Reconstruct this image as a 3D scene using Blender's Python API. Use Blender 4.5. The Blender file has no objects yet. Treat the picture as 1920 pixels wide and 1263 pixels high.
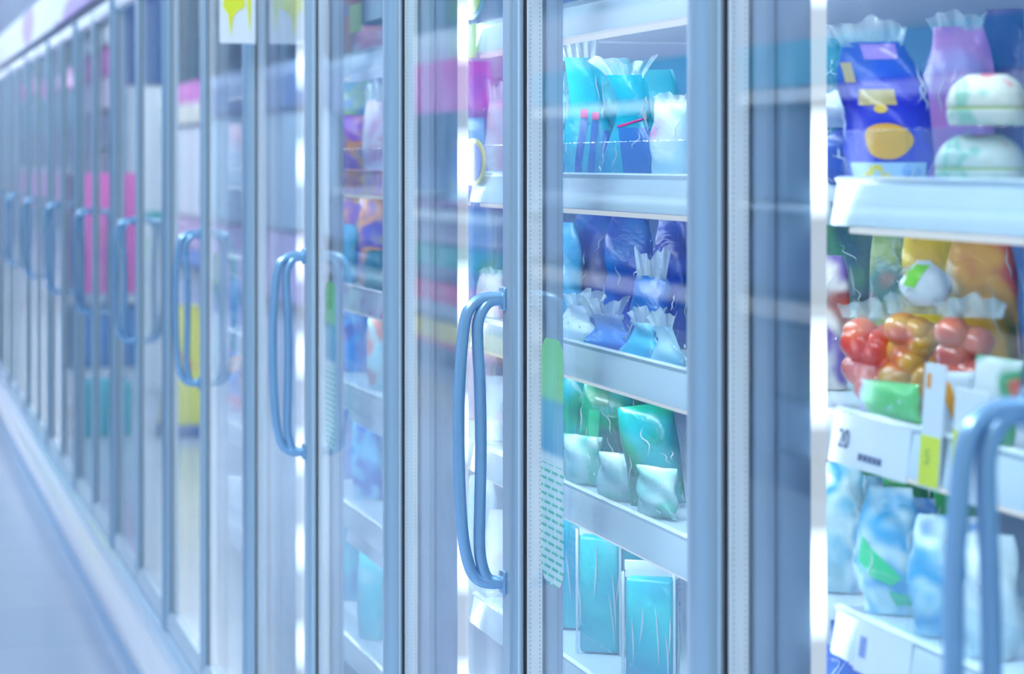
import bpy, bmesh, math, random
from mathutils import Vector, Matrix, noise
C = bpy.context.scene.collection
sc = bpy.context.scene
R = math.radians
PI = math.pi
# ------------------------------------------------------------------ camera model
TH = R(15.5); F = 4388.0; CD = 0.745; EYE = 1.46; HY = 305.0
def x_at(px, Y):
    """X of the vertical line that the photo shows at column px when it stands Y behind the door plane"""
    return -(CD + Y) / math.tan(TH + math.atan((px - 960) / F))
def scale_at(X, Y):
    return F / (-X * math.cos(TH) + (CD + Y) * math.sin(TH))
# ------------------------------------------------------------------ object helpers
def link(o, parent=None):
    C.objects.link(o)
    if parent is not None: o.parent = parent
    return o
def tag(o, label, cat, group=None, kind=None):
    if label: o['label'] = label
    if cat: o['category'] = cat
    if group: o['group'] = group
    if kind: o['kind'] = kind
    return o
def thing(name, label, cat, loc=(0, 0, 0), rz=0.0, group=None):
    o = bpy.data.objects.new(name, None); o.empty_display_size = .05
    link(o); o.location = loc; o.rotation_euler = (0, 0, rz)
    return tag(o, label, cat, group)
def obj(name, bm, m, parent=None, smooth=True, loc=None):
    me = bpy.data.meshes.new(name)
    bmesh.ops.recalc_face_normals(bm, faces=bm.faces)
    bm.to_mesh(me); bm.free()
    for ma in (m if isinstance(m, (list, tuple)) else [m]): me.materials.append(ma)
    if smooth:
        for p in me.polygons: p.use_smooth = True
        try: me.set_sharp_from_angle(angle=R(38))
        except Exception: pass
    o = bpy.data.objects.new(name, me); link(o, parent)
    if loc: o.location = loc
    return o
def struct(name, bm, m, smooth=False):
    return tag(obj(name, bm, m, None, smooth), None, None, None, 'structure')
def dup(root, loc=None, rz=None, label=None, group=None):
    r = root.copy(); C.objects.link(r)
    if loc is not None: r.location = loc
    if rz is not None: r.rotation_euler = (0, 0, rz)
    if label: r['label'] = label
    if group: r['group'] = group
    for ch in list(root.children):
        c = ch.copy(); C.objects.link(c); c.parent = r
        for g in list(ch.children):
            d = g.copy(); C.objects.link(d); d.parent = c
    return r
def box(bm, x0, x1, y0, y1, z0, z1, bev=0.0, seg=2):
    vs = [bm.verts.new((x, y, z)) for x in (x0, x1) for y in (y0, y1) for z in (z0, z1)]
    q = [(0, 1, 3, 2), (4, 6, 7, 5), (0, 4, 5, 1), (2, 3, 7, 6), (0, 2, 6, 4), (1, 5, 7, 3)]
    fs = [bm.faces.new([vs[i] for i in f]) for f in q]
    if bev > 0:
        es = list({e for f in fs for e in f.edges})
        bmesh.ops.bevel(bm, geom=es, offset=bev, segments=seg, affect='EDGES', profile=.5)
    return bm
def B(*a, **k): return box(bmesh.new(), *a, **k)
def prism(bm, pts, z0, z1, axis='z'):
    """closed outline pts extruded along an axis: z -> pts are (x,y); x -> pts are (y,z)"""
    def mk(p, t): return (p[0], p[1], t) if axis == 'z' else ((t, p[0], p[1]) if axis == 'x' else (p[0], t, p[1]))
    a = [bm.verts.new(mk(p, z0)) for p in pts]; b = [bm.verts.new(mk(p, z1)) for p in pts]
    n = len(pts)
    for i in range(n): bm.faces.new((a[i], a[(i + 1) % n], b[(i + 1) % n], b[i]))
    bm.faces.new(a[::-1]); bm.faces.new(b)
    return bm
def smooth_path(pts, n=8):
    P = [Vector(p) for p in pts]; out = []
    for i in range(len(P) - 1):
        p0 = P[max(i - 1, 0)]; p1 = P[i]; p2 = P[i + 1]; p3 = P[min(i + 2, len(P) - 1)]
        for k in range(n):
            t = k / n
            out.append(.5 * ((2 * p1) + (p2 - p0) * t + (2 * p0 - 5 * p1 + 4 * p2 - p3) * t * t + (3 * p1 - p0 - 3 * p2 + p3) * t ** 3))
    out.append(P[-1]); return out
def tube(bm, path, r, seg=14, rfun=None):
    rings = []; n = len(path); prev = None
    for i, p in enumerate(path):
        t = (path[min(i + 1, n - 1)] - path[max(i - 1, 0)]).normalized()
        if prev is None:
            a = t.orthogonal().normalized()
        else:
            a = (prev - t * prev.dot(t)).normalized()
        prev = a; b = t.cross(a)
        rr = r if rfun is None else r * rfun(i / (n - 1))
        rings.append([bm.verts.new(p + (a * math.cos(2 * PI * k / seg) + b * math.sin(2 * PI * k / seg)) * rr) for k in range(seg)])
    for i in range(n - 1):
        for k in range(seg):
            bm.faces.new((rings[i][k], rings[i][(k + 1) % seg], rings[i + 1][(k + 1) % seg], rings[i + 1][k]))
    bm.faces.new(rings[0][::-1]); bm.faces.new(rings[-1]); return bm
# ------------------------------------------------------------------ materials
def nm(name):
    m = bpy.data.materials.new(name); m.use_nodes = True
    nt = m.node_tree; nt.nodes.clear()
    out = nt.nodes.new('ShaderNodeOutputMaterial'); return m, nt, out
def rgba(c): return (c[0], c[1], c[2], 1.0)
def pbr(name, col, rough=.4, metal=0.0, coat=0.0, spec=.5, emit=None, es=0, bump=0, bscale=40, aniso=0):
    m, nt, out = nm(name); b = nt.nodes.new('ShaderNodeBsdfPrincipled')
    b.inputs['Base Color'].default_value = rgba(col); b.inputs['Roughness'].default_value = rough
    b.inputs['Metallic'].default_value = metal; b.inputs['Coat Weight'].default_value = coat
    b.inputs['Coat Roughness'].default_value = .08
    b.inputs['Specular IOR Level'].default_value = spec
    if emit: b.inputs['Emission Color'].default_value = rgba(emit); b.inputs['Emission Strength'].default_value = es
    if bump:
        tc = nt.nodes.new('ShaderNodeTexCoord'); nz = nt.nodes.new('ShaderNodeTexNoise'); bp = nt.nodes.new('ShaderNodeBump')
        nz.inputs['Scale'].default_value = bscale; nz.inputs['Detail'].default_value = 3
        bp.inputs['Strength'].default_value = bump; bp.inputs['Distance'].default_value = .01
        nt.links.new(tc.outputs['Object'], nz.inputs['Vector']); nt.links.new(nz.outputs['Fac'], bp.inputs['Height'])
        nt.links.new(bp.outputs['Normal'], b.inputs['Normal'])
    nt.links.new(b.outputs[0], out.inputs[0]); return m
def glassy(name, tint=(.96, .985, 1), ior=1.5, power=1.0, rough=0.0, haze=0.0, hazecol=(.8, .92, 1), bump=0, bscale=60, gcol=(1, 1, 1)):
    """thin sheet: Fresnel mix of straight-through and mirror, same on both faces"""
    m, nt, out = nm(name); N = nt.nodes.new; L = nt.links.new
    tr = N('ShaderNodeBsdfTransparent'); tr.inputs[0].default_value = rgba(tint)
    gl = N('ShaderNodeBsdfGlossy'); gl.inputs['Color'].default_value = rgba(gcol); gl.inputs['Roughness'].default_value = rough
    ge = N('ShaderNodeNewGeometry'); mx = N('ShaderNodeMix'); mx.data_type = 'FLOAT'
    mx.inputs[2].default_value = ior; mx.inputs[3].default_value = 1 / ior
    L(ge.outputs['Backfacing'], mx.inputs[0])
    fr = N('ShaderNodeFresnel'); L(mx.outputs[0], fr.inputs['IOR'])
    if bump:
        tc = N('ShaderNodeTexCoord'); nz = N('ShaderNodeTexNoise'); bp = N('ShaderNodeBump')
        nz.inputs['Scale'].default_value = bscale; nz.inputs['Detail'].default_value = 2; nz.inputs['Distortion'].default_value = 1.5
        bp.inputs['Strength'].default_value = bump; bp.inputs['Distance'].default_value = .01
        L(tc.outputs['Object'], nz.inputs['Vector']); L(nz.outputs['Fac'], bp.inputs['Height'])
        L(bp.outputs['Normal'], gl.inputs['Normal']); L(bp.outputs['Normal'], fr.inputs['Normal'])
    pw = N('ShaderNodeMath'); pw.operation = 'POWER'; pw.inputs[1].default_value = power; L(fr.outputs[0], pw.inputs[0])
    ms = N('ShaderNodeMixShader'); L(pw.outputs[0], ms.inputs[0]); L(gl.outputs[0], ms.inputs[2])
    if haze > 0:
        df = N('ShaderNodeBsdfDiffuse'); df.inputs[0].default_value = rgba(hazecol)
        m2 = N('ShaderNodeMixShader'); m2.inputs[0].default_value = haze
        L(tr.outputs[0], m2.inputs[1]); L(df.outputs[0], m2.inputs[2]); L(m2.outputs[0], ms.inputs[1])
    else: L(tr.outputs[0], ms.inputs[1])
    L(ms.outputs[0], out.inputs[0]); return m
def emis(name, col, s):
    m, nt, out = nm(name); e = nt.nodes.new('ShaderNodeEmission')
    e.inputs[0].default_value = rgba(col); e.inputs[1].default_value = s
    nt.links.new(e.outputs[0], out.inputs[0]); return m
def printed(name, cols, scale=14, rough=.28, seed=0.0, zmix=0.0, zlo=0.0, zhi=.15, stretch=(1, 1, 1), hard=False, coat=.1, bump=.25):
    """printed plastic: blotches of the given inks, optionally banded bottom to top"""
    m, nt, out = nm(name); N = nt.nodes.new; L = nt.links.new
    tc = N('ShaderNodeTexCoord'); mp = N('ShaderNodeMapping'); mp.inputs['Location'].default_value = (seed, seed * .7, seed * 1.3)
    mp.inputs['Scale'].default_value = stretch
    L(tc.outputs['Object'], mp.inputs[0])
    nz = N('ShaderNodeTexNoise'); nz.inputs['Scale'].default_value = scale; nz.inputs['Detail'].default_value = 1.5
    L(mp.outputs[0], nz.inputs['Vector'])
    sp = N('ShaderNodeSeparateXYZ'); L(tc.outputs['Object'], sp.inputs[0])
    mr = N('ShaderNodeMapRange'); mr.inputs[1].default_value = zlo; mr.inputs[2].default_value = zhi
    L(sp.outputs['Z'], mr.inputs[0])
    nr = N('ShaderNodeMapRange'); nr.inputs[1].default_value = .3; nr.inputs[2].default_value = .7; L(nz.outputs['Fac'], nr.inputs[0])
    mx = N('ShaderNodeMix'); mx.data_type = 'FLOAT'; mx.inputs[0].default_value = zmix
    L(nr.outputs[0], mx.inputs[2]); L(mr.outputs[0], mx.inputs[3])
    cr = N('ShaderNodeValToRGB'); cr.color_ramp.interpolation = 'CONSTANT' if hard else 'EASE'
    n = len(cols)
    cr.color_ramp.elements[0].position = 0; cr.color_ramp.elements[0].color = rgba(cols[0])
    cr.color_ramp.elements[1].position = (n - 1) / n if hard else 1; cr.color_ramp.elements[1].color = rgba(cols[-1])
    for i in range(1, n - 1):
        e = cr.color_ramp.elements.new(i / n if hard else i / (n - 1)); e.color = rgba(cols[i])
    L(mx.outputs[0], cr.inputs[0])
    b = N('ShaderNodeBsdfPrincipled'); b.inputs['Roughness'].default_value = rough; b.inputs['Coat Weight'].default_value = coat
    b.inputs['Coat Roughness'].default_value = .1
    L(cr.outputs[0], b.inputs['Base Color'])
    if bump:
        n2 = N('ShaderNodeTexNoise'); n2.inputs['Scale'].default_value = 45; n2.inputs['Detail'].default_value = 2; n2.inputs['Distortion'].default_value = 1
        bp = N('ShaderNodeBump'); bp.inputs['Strength'].default_value = bump; bp.inputs['Distance'].default_value = .008
        L(tc.outputs['Object'], n2.inputs['Vector']); L(n2.outputs['Fac'], bp.inputs['Height']); L(bp.outputs['Normal'], b.inputs['Normal'])
        L(bp.outputs['Normal'], b.inputs['Coat Normal'])
    L(b.outputs[0], out.inputs[0]); return m

M = {}
M['alu'] = pbr('anodised_blue_aluminium', (.40, .56, .70), .30, .6, spec=.6)
M['alu2'] = pbr('pale_aluminium', (.55, .72, .86), .3, .4)
M['handle'] = pbr('blue_grey_handle', (.26, .48, .74), .26, .55, coat=.4)
M['gasket'] = pbr('black_rubber', (.006, .006, .02), .5)
M['spacer'] = pbr('silver_spacer', (.95, .95, .97), .4, .0)
M['dot'] = pbr('perforation', (.45, .45, .55), .6)
M['glass'] = glassy('door_glass', ior=1.5, power=1.4)
M['acrylic'] = glassy('clear_acrylic', (.93, .98, 1), 1.5, 2.1, .02, haze=.03, bump=.06, bscale=30)
M['film'] = glassy('clear_film', (.97, .99, 1), 1.5, 2.5, .08, haze=.0, hazecol=(.85, .97, 1), bump=.7, bscale=42)
M['collar'] = glassy('crimped_film', (.93, .98, 1), 1.7, 1.2, .10, haze=.30, hazecol=(.8, .95, 1), bump=.4, bscale=70)
M['steel'] = pbr('brushed_steel', (.19, .28, .39), .28, .45)
M['white'] = pbr('white_enamel', (.78, .87, .95), .3)
M['rail'] = pbr('price_rail_plastic', (.80, .93, .97), .22, coat=.5)
M['seal'] = glassy('heat_seal', (.95, .99, 1), 1.6, 1.0, .15, haze=.5, hazecol=(.85, .96, 1))  # also colours the glint lines set on the film
M['inner'] = pbr('freezer_liner', (.10, .27, .62), .5)
M['frame'] = pbr('satin_frame', (.28, .38, .52), .45, .3)
M['shelfled'] = emis('shelf_led', (.88, .95, 1), 1.2)  # glow of the bars added under the shelves
def led_mat():
    m, nt, out = nm('led_tube'); N = nt.nodes.new; L = nt.links.new
    tc = N('ShaderNodeTexCoord'); sp = N('ShaderNodeSeparateXYZ'); L(tc.outputs['Object'], sp.inputs[0])
    a = N('ShaderNodeMath'); a.operation = 'MULTIPLY_ADD'; a.inputs[1].default_value = 2 * PI / .19; a.inputs[2].default_value = -2 * PI * 1.46 / .19; L(sp.outputs['Z'], a.inputs[0])
    c = N('ShaderNodeMath'); c.operation = 'COSINE'; L(a.outputs[0], c.inputs[0])
    mr = N('ShaderNodeMapRange'); mr.inputs[1].default_value = -.2; mr.inputs[2].default_value = 1; mr.inputs[3].default_value = 1.0; mr.inputs[4].default_value = 5.0
    L(c.outputs[0], mr.inputs[0])
    e = N('ShaderNodeEmission'); e.inputs[0].default_value = (.86, .93, 1, 1); L(mr.outputs[0], e.inputs[1]); L(e.outputs[0], out.inputs[0]); return m
M['led'] = led_mat()
M['card'] = pbr('white_card', (.82, .88, .94), .45)
M['ycard'] = pbr('yellow_card', (.80, .85, .05), .45)
M['ink'] = pbr('dark_ink', (.05, .08, .2), .5)
M['bumper'] = pbr('white_bumper', (.80, .85, .95), .25, coat=.3)
M['kick'] = pbr('kick_metal', (.30, .52, .76), .35, .2)

# ------------------------------------------------------------------ the setting
def floor_mat():
    m, nt, out = nm('polished_floor'); N = nt.nodes.new; L = nt.links.new
    tc = N('ShaderNodeTexCoord'); br = N('ShaderNodeTexBrick'); br.offset = 0
    br.inputs['Scale'].default_value = 1; br.inputs['Brick Width'].default_value = .6; br.inputs['Row Height'].default_value = .6
    br.inputs['Mortar Size'].default_value = .004
    br.inputs['Color1'].default_value = (.38, .47, .62, 1); br.inputs['Color2'].default_value = (.41, .49, .63, 1); br.inputs['Mortar'].default_value = (.31, .39, .52, 1)
    L(tc.outputs['Object'], br.inputs['Vector'])
    nz = N('ShaderNodeTexNoise'); nz.inputs['Scale'].default_value = 2.2; nz.inputs['Detail'].default_value = 5
    L(tc.outputs['Object'], nz.inputs['Vector'])
    mx = N('ShaderNodeMix'); mx.data_type = 'RGBA'; mx.blend_type = 'MULTIPLY'; mx.inputs[0].default_value = .35
    L(br.outputs['Color'], mx.inputs[6]); L(nz.outputs['Color'], mx.inputs[7])
    b = N('ShaderNodeBsdfPrincipled'); b.inputs['Roughness'].default_value = .2
    L(br.outputs['Color'], b.inputs['Base Color']); L(b.outputs[0], out.inputs[0]); return m
XF, XN = -62.0, 4.0
struct('floor', B(XF, XN, -6.4, 1.2, -.1, 0), floor_mat())
struct('ceiling', B(XF, XN, -6.4, 1.2, 4.2, 4.3), pbr('ceiling_paint', (.70, .84, .92), .8))
struct('wall_far', B(XF - .2, XF, -6.4, 1.2, 0, 4.2), pbr('far_wall', (.72, .86, .92), .7))
struct('wall_back', B(XF, XN, 1.2, 1.35, 0, 4.2), pbr('back_wall', (.68, .80, .88), .7))
struct('wall_opposite', B(XF, XN, -6.55, -6.4, 0, 4.2), pbr('opposite_wall', (.42, .60, .80), .7))

# ------------------------------------------------------------------ freezer cabinet
HINGE = [0.675 + 1.3 * k for k in range(12)]          # mullions with light strips
T_END = HINGE[-1]                                      # 14.975
cab = thing('freezer_cabinet', 'long upright white freezer cabinet holding the row of glass doors', 'freezer', (0, 0, 0))
X0, X1 = -T_END, -.03
prof = [(.0, 1.995), (-.012, 1.996), (-.016, 2.0), (-.016, 2.15), (-.012, 2.16), (.85, 2.16), (.85, 1.987)]
def header_mat():
    m, nt, out = nm('header_print'); N = nt.nodes.new; L = nt.links.new
    tc = N('ShaderNodeTexCoord'); vo = N('ShaderNodeTexVoronoi'); vo.inputs['Scale'].default_value = 1.0
    mp = N('ShaderNodeMapping'); mp.inputs['Scale'].default_value = (.9, 0, 4); L(tc.outputs['Object'], mp.inputs[0]); L(mp.outputs[0], vo.inputs['Vector'])
    cr = N('ShaderNodeValToRGB'); cr.color_ramp.interpolation = 'EASE'
    cr.color_ramp.elements[0].position = .36; cr.color_ramp.elements[0].color = (.45, .36, .78, 1)
    cr.color_ramp.elements[1].position = .46; cr.color_ramp.elements[1].color = (.74, .86, .96, 1)
    L(vo.outputs['Distance'], cr.inputs[0])
    b = N('ShaderNodeBsdfPrincipled'); b.inputs['Roughness'].default_value = .4
    L(cr.outputs[0], b.inputs['Base Color']); L(b.outputs[0], out.inputs[0]); return m
obj('header_panel', prism(bmesh.new(), prof, X0, X1, 'x'), header_mat(), cab, False)
obj('shadow_gap', B(X0, X1, -.008, .03, 1.9665, 1.9945), pbr('dark_gap', (.03, .07, .16), .6), cab, False)  # solid dark strip, shade of the gap put into its colour
sill = [(.03, .222), (-.006, .222), (-.02, .232), (-.026, .25), (-.022, .272), (-.01, .284), (.03, .285)]
obj('sill_rail', prism(bmesh.new(), sill, X0, X1, 'x'), pbr('sill_paint', (.50, .73, .92), .25, .15, coat=.4), cab)
bump = [(.02, .088), (-.026, .09), (-.038, .105), (-.042, .15), (-.038, .195), (-.026, .213), (.02, .215)]
obj('bumper_rail', prism(bmesh.new(), bump, X0, X1, 'x'), M['bumper'], cab)
obj('kick_plate', B(X0, X1, -.012, .02, 0, .09), M['kick'], cab, False)
obj('base', B(X0, X1, .02, .85, .001, .285), M['white'], cab, False)
obj('back_panel', B(X0, X1, .60, .85, .285, 1.987), M['inner'], cab, False)
obj('end_panel', B(X0 - .05, X0, -.03, .85, 0, 2.16), M['white'], cab, False)
obj('end_panel', B(X1, X1 + .05, -.03, .85, 0, 2.16), M['white'], cab, False)
obj('light_tube', B(X0 + .05, X1 - .05, .075, .09, 1.945, 1.96), M['led'], cab, False)
mull = None
for t in HINGE:
    o = obj('mullion', B(-t - .018, -t + .018, .0455, .078, .285, 1.987, bev=.003), M['steel'], cab)
    s = obj('light_strip', B(-t - .014, -t + .016, .078, .0945, .31, 1.93, bev=.004), M['led'], o)
# shelves: levels of the price-rail bottoms
LEV = [1.615, 1.403, 1.196, 1.018, .80, .56]
RAILH = .043
violet_rail = printed('violet_price_strip', [(.20, .03, .55), (.35, .05, .6), (.85, .25, .05), (.25, .08, .6), (.9, .6, .05)], 30, seed=3, stretch=(.6, 1, .6))
pinkwhite = printed('pink_price_strip', [(.85, .3, .55), (.85, .87, .95), (.85, .87, .95), (.85, .1, .4)], 18, seed=5)
for k in range(len(HINGE) - 1):
    a, b = HINGE[k], HINGE[k + 1]
    xa, xb = -b + .02, -a - .02
    for j, z in enumerate(LEV):
        sh = obj('shelf', B(xa, xb, .112, .60, z + .022, z + .034), M['white'], cab, False)
        rp = [(.112, z), (.0955, z + .001), (.095, z + .004), (.1015, z + .038), (.0985, z + RAILH), (.104, z + RAILH + .002), (.112, z + .036)]
        rm = M['rail']
        if k == 2 and j == 1: rm = violet_rail
        if k == 2 and j == 2: rm = pinkwhite
        obj('price_rail', prism(bmesh.new(), rp, xa, xb, 'x'), rm, sh, True)
        if 0 < k < 4 or k == 0:
            obj('shelf_light', B(xa + .02, xb - .02, .104, .112, z - .006, z - .0005, .001, 1), M['shelfled'], sh, False)  # glowing bar added along with the shelf fill lamps
        if k < 4:
            bf = bmesh.new()
            if k == 0:   # two bins side by side, the end plate between them
                xs = x_at(1720, .11)
                box(bf, xs, xb - .004, .106, .109, z + .037, z + .086, .0008, 1) if j != 2 else None
                box(bf, xa + .004, xs - .012, .106, .109, z + .037, z + .086, .0008, 1)
                box(bf, xs - .014, xs - .011, .106, .3, z + .037, z + .086, .0008, 1)
            else:
                box(bf, xa + .004, xb - .004, .106, .109, z + .037, z + .082, .0008, 1)
            obj('bin_front', bf, M['acrylic'], sh, False)

# ------------------------------------------------------------------ glass doors
Z0, Z1 = .289, 1.965
WD = .65
def stile_outline(w, proud, round_):
    p = []
    if round_:
        for i in range(13):
            a = PI + PI * i / 12
            p.append((-w / 2 + math.cos(a) * w / 2, -proud * .25 + math.sin(a) * proud * .75))
        return p + [(0, .030), (-w, .030)]
    return [(-w, .03), (-w, -proud + .003), (-w + .003, -proud), (-w * .30, -proud), (-w * .28, -proud + .003), (-.003, -proud + .003), (0, -proud + .007), (0, .03)]
def make_handle(parent):
    h = obj('handle', B(-.011, .011, -.0165, -.0105, 1.285, 1.313, .003), M['handle'], parent, loc=(-.043, 0, 0))
    zt, zb = 1.300, .962
    def bar(pts): return obj('handle_bar', tube(bmesh.new(), smooth_path([(0, y, z) for y, z in pts], 7), .0071), M['handle'], h)
    bar([(-.012, zt), (-.030, zt + .001), (-.046, zt - .004), (-.0575, zt - .018), (-.063, zt - .05), (-.067, zt - .11), (-.0675, zt - .17),
         (-.066, zb + .11), (-.062, zb + .055), (-.054, zb + .020), (-.043, zb + .005), (-.028, zb), (-.012, zb)])
    bar([(-.012, zt - .003), (-.026, zt - .003), (-.036, zt - .010), (-.0435, zt - .026), (-.0445, zt - .05), (-.042, zt - .10), (-.0405, zt - .17),
         (-.0415, zb + .10), (-.0425, zb + .05), (-.040, zb + .025), (-.034, zb + .008), (-.024, zb + .002), (-.012, zb + .002)])
    obj('mount', B(-.011, .011, -.0165, -.0105, zb - .013, zb + .015, .003), M['handle'], h)
    return h
def sticker_mat():
    m, nt, out = nm('pull_sticker_print'); N = nt.nodes.new; L = nt.links.new
    tc = N('ShaderNodeTexCoord'); br = N('ShaderNodeTexBrick')
    mp = N('ShaderNodeMapping'); mp.inputs['Rotation'].default_value = (R(90), 0, 0); L(tc.outputs['Object'], mp.inputs[0]); L(mp.outputs[0], br.inputs['Vector'])
    br.inputs['Scale'].default_value = 1; br.inputs['Brick Width'].default_value = .03; br.inputs['Row Height'].default_value = .009
    br.inputs['Mortar Size'].default_value = .003
    br.inputs['Color1'].default_value = (.05, .55, .30, 1); br.inputs['Color2'].default_value = (.1, .6, .4, 1); br.inputs['Mortar'].default_value = (.7, .86, .88, 1)
    sp = N('ShaderNodeSeparateXYZ'); L(tc.outputs['Object'], sp.inputs[0])
    cr = N('ShaderNodeValToRGB'); e = cr.color_ramp; e.interpolation = 'EASE'
    mr = N('ShaderNodeMapRange'); mr.inputs[1].default_value = .98; mr.inputs[2].default_value = 1.26; L(sp.outputs['Z'], mr.inputs[0]); L(mr.outputs[0], cr.inputs[0])
    e.elements[0].position = 0; e.elements[0].color = (.7, .86, .88, 1); e.elements[1].position = 1; e.elements[1].color = (.25, .70, .25, 1)
    for p, c in ((.52, (.7, .86, .88, 1)), (.56, (.12, .42, .6, 1)), (.74, (.15, .5, .6, 1)), (.78, (.3, .75, .35, 1))):
        x = e.elements.new(p); x.color = c
    lt = N('ShaderNodeMath'); lt.operation = 'LESS_THAN'; lt.inputs[1].default_value = .5; L(mr.outputs[0], lt.inputs[0])
    mx = N('ShaderNodeMix'); mx.data_type = 'RGBA'; L(lt.outputs[0], mx.inputs[0]); L(cr.outputs[0], mx.inputs[6]); L(br.outputs['Color'], mx.inputs[7])
    b = N('ShaderNodeBsdfPrincipled'); b.inputs['Roughness'].default_value = .4; L(mx.outputs[2], b.inputs['Base Color'])
    tr = N('ShaderNodeBsdfTransparent'); ms = N('ShaderNodeMixShader'); ms.inputs[0].default_value = .62
    L(tr.outputs[0], ms.inputs[1]); L(b.outputs[0], ms.inputs[2]); L(ms.outputs[0], out.inputs[0]); return m
STK = sticker_mat()
def make_door(kind, w):
    """origin at the near lower corner on the glass plane, the door runs to -X; kind 'pull' has its handle at the near edge"""
    d = thing('freezer_door', 'x', 'freezer door')
    pull = kind == 'pull'
    sw = .052 if pull else .058
    obj('stile', prism(bmesh.new(), [(x - .004, y) for x, y in stile_outline(sw - .004, .012 if pull else .021, not pull)], Z0, Z1), M['alu'], d)
    obj('edge_trim', B(-.007, -.0005, -.006 if pull else -.004, .03, Z0, Z1, .001, 1), M['alu2'], d, False)
    obj('glass_pane', B(-w + .0035, -sw + .004, 0, .0022, .30, 1.955), M['glass'], d, False)
    obj('glass_pane', B(-w + .006, -sw + .004, .020, .024, .30, 1.955), M['glass'], d, False)
    tr = [(.028, 1.918), (-.004, 1.918), (-.011, 1.925), (-.012, 1.955), (-.008, Z1), (.028, Z1)]
    obj('top_rail', prism(bmesh.new(), tr, -w + .0045, -sw, 'x'), M['alu2'], d)
    br = [(.028, Z0), (-.008, Z0), (-.012, Z0 + .008), (-.011, .326), (-.004, .336), (.028, .336)]
    obj('bottom_rail', prism(bmesh.new(), br, -w + .0045, -sw, 'x'), M['alu2'], d)
    g = obj('gasket', B(-w, -w + .003, -.0012, .0035, Z0, Z1), M['gasket'], d, False)
    s = obj('spacer', B(-w + .0032, -w + .0075, .0024, .0198, .337, 1.917), M['spacer'], d, False)
    pm = bmesh.new()
    for i in range(2):
        for k in range(300):
            z = .35 + k * .0052
            box(pm, -w + .0075, -w + .0078, .0048 + i * .0115, .0058 + i * .0115, z, z + .0022)
    obj('perforations', pm, M['dot'], s, False)
    obj('inner_frame', B(-w + .0032, -w + .010, .0245, .045, Z0, Z1, .002), M['frame'], d)
    obj('inner_frame', B(-sw + .005, -.007, .0305, .045, Z0, Z1, .002), M['frame'], d)
    if pull: make_handle(d)
    else:
        st = bmesh.new(); pts = []
        x0, x1, z0, z1, r = -w + .062, -w + .150, .985, 1.262, .025
        for cx, cz, a0 in ((x1 - r, z1 - r, 0), (x0 + r, z1 - r, 90), (x0 + r, z0 + r, 180), (x1 - r, z0 + r, 270)):
            for i in range(6): pts.append((cx + r * math.cos(R(a0 + i * 18)), cz + r * math.sin(R(a0 + i * 18))))
        prism(st, pts, .0024, .0030, 'y')
        obj('pull_sticker', st, STK, d, False)
    return d
ordn = ['', 'nearest', 'second', 'third', 'fourth', 'fifth', 'sixth', 'seventh', 'eighth', 'ninth', 'tenth', 'eleventh', 'twelfth', 'thirteenth',
        'fourteenth', 'fifteenth', 'sixteenth', 'seventeenth', 'eighteenth', 'nineteenth', 'twentieth', 'twenty-first', 'twenty-second']
pull0 = make_door('pull', .638); fix0 = make_door('fixed', .658)
rnd = random.Random(4); n = 0
for k in range(11):
    tH = HINGE[k]
    # from tH (hinge gap) to tH+.66 (handle gap): fixed-stile door; then the one whose near edge carries the handle
    for kind, tn in (('fixed', tH), ('pull', tH + .66)):
        n += 1
        src = pull0 if kind == 'pull' else fix0
        lab = f"tall glass freezer door {'with curved pull handle' if kind == 'pull' else 'without a handle of its own'}, {ordn[n]} from the near end"
        first = k == 0
        rz = R(rnd.uniform(-.16, .16))
        if first:
            o = src; o.location = (-tn, 0, 0); o['label'] = lab
        else: o = dup(src, (-tn, 0, 0), None, lab)
        o['group'] = 'glass doors along the freezer row'
        o.rotation_euler = (0, 0, rz if n > 6 else rz * .25)

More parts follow.
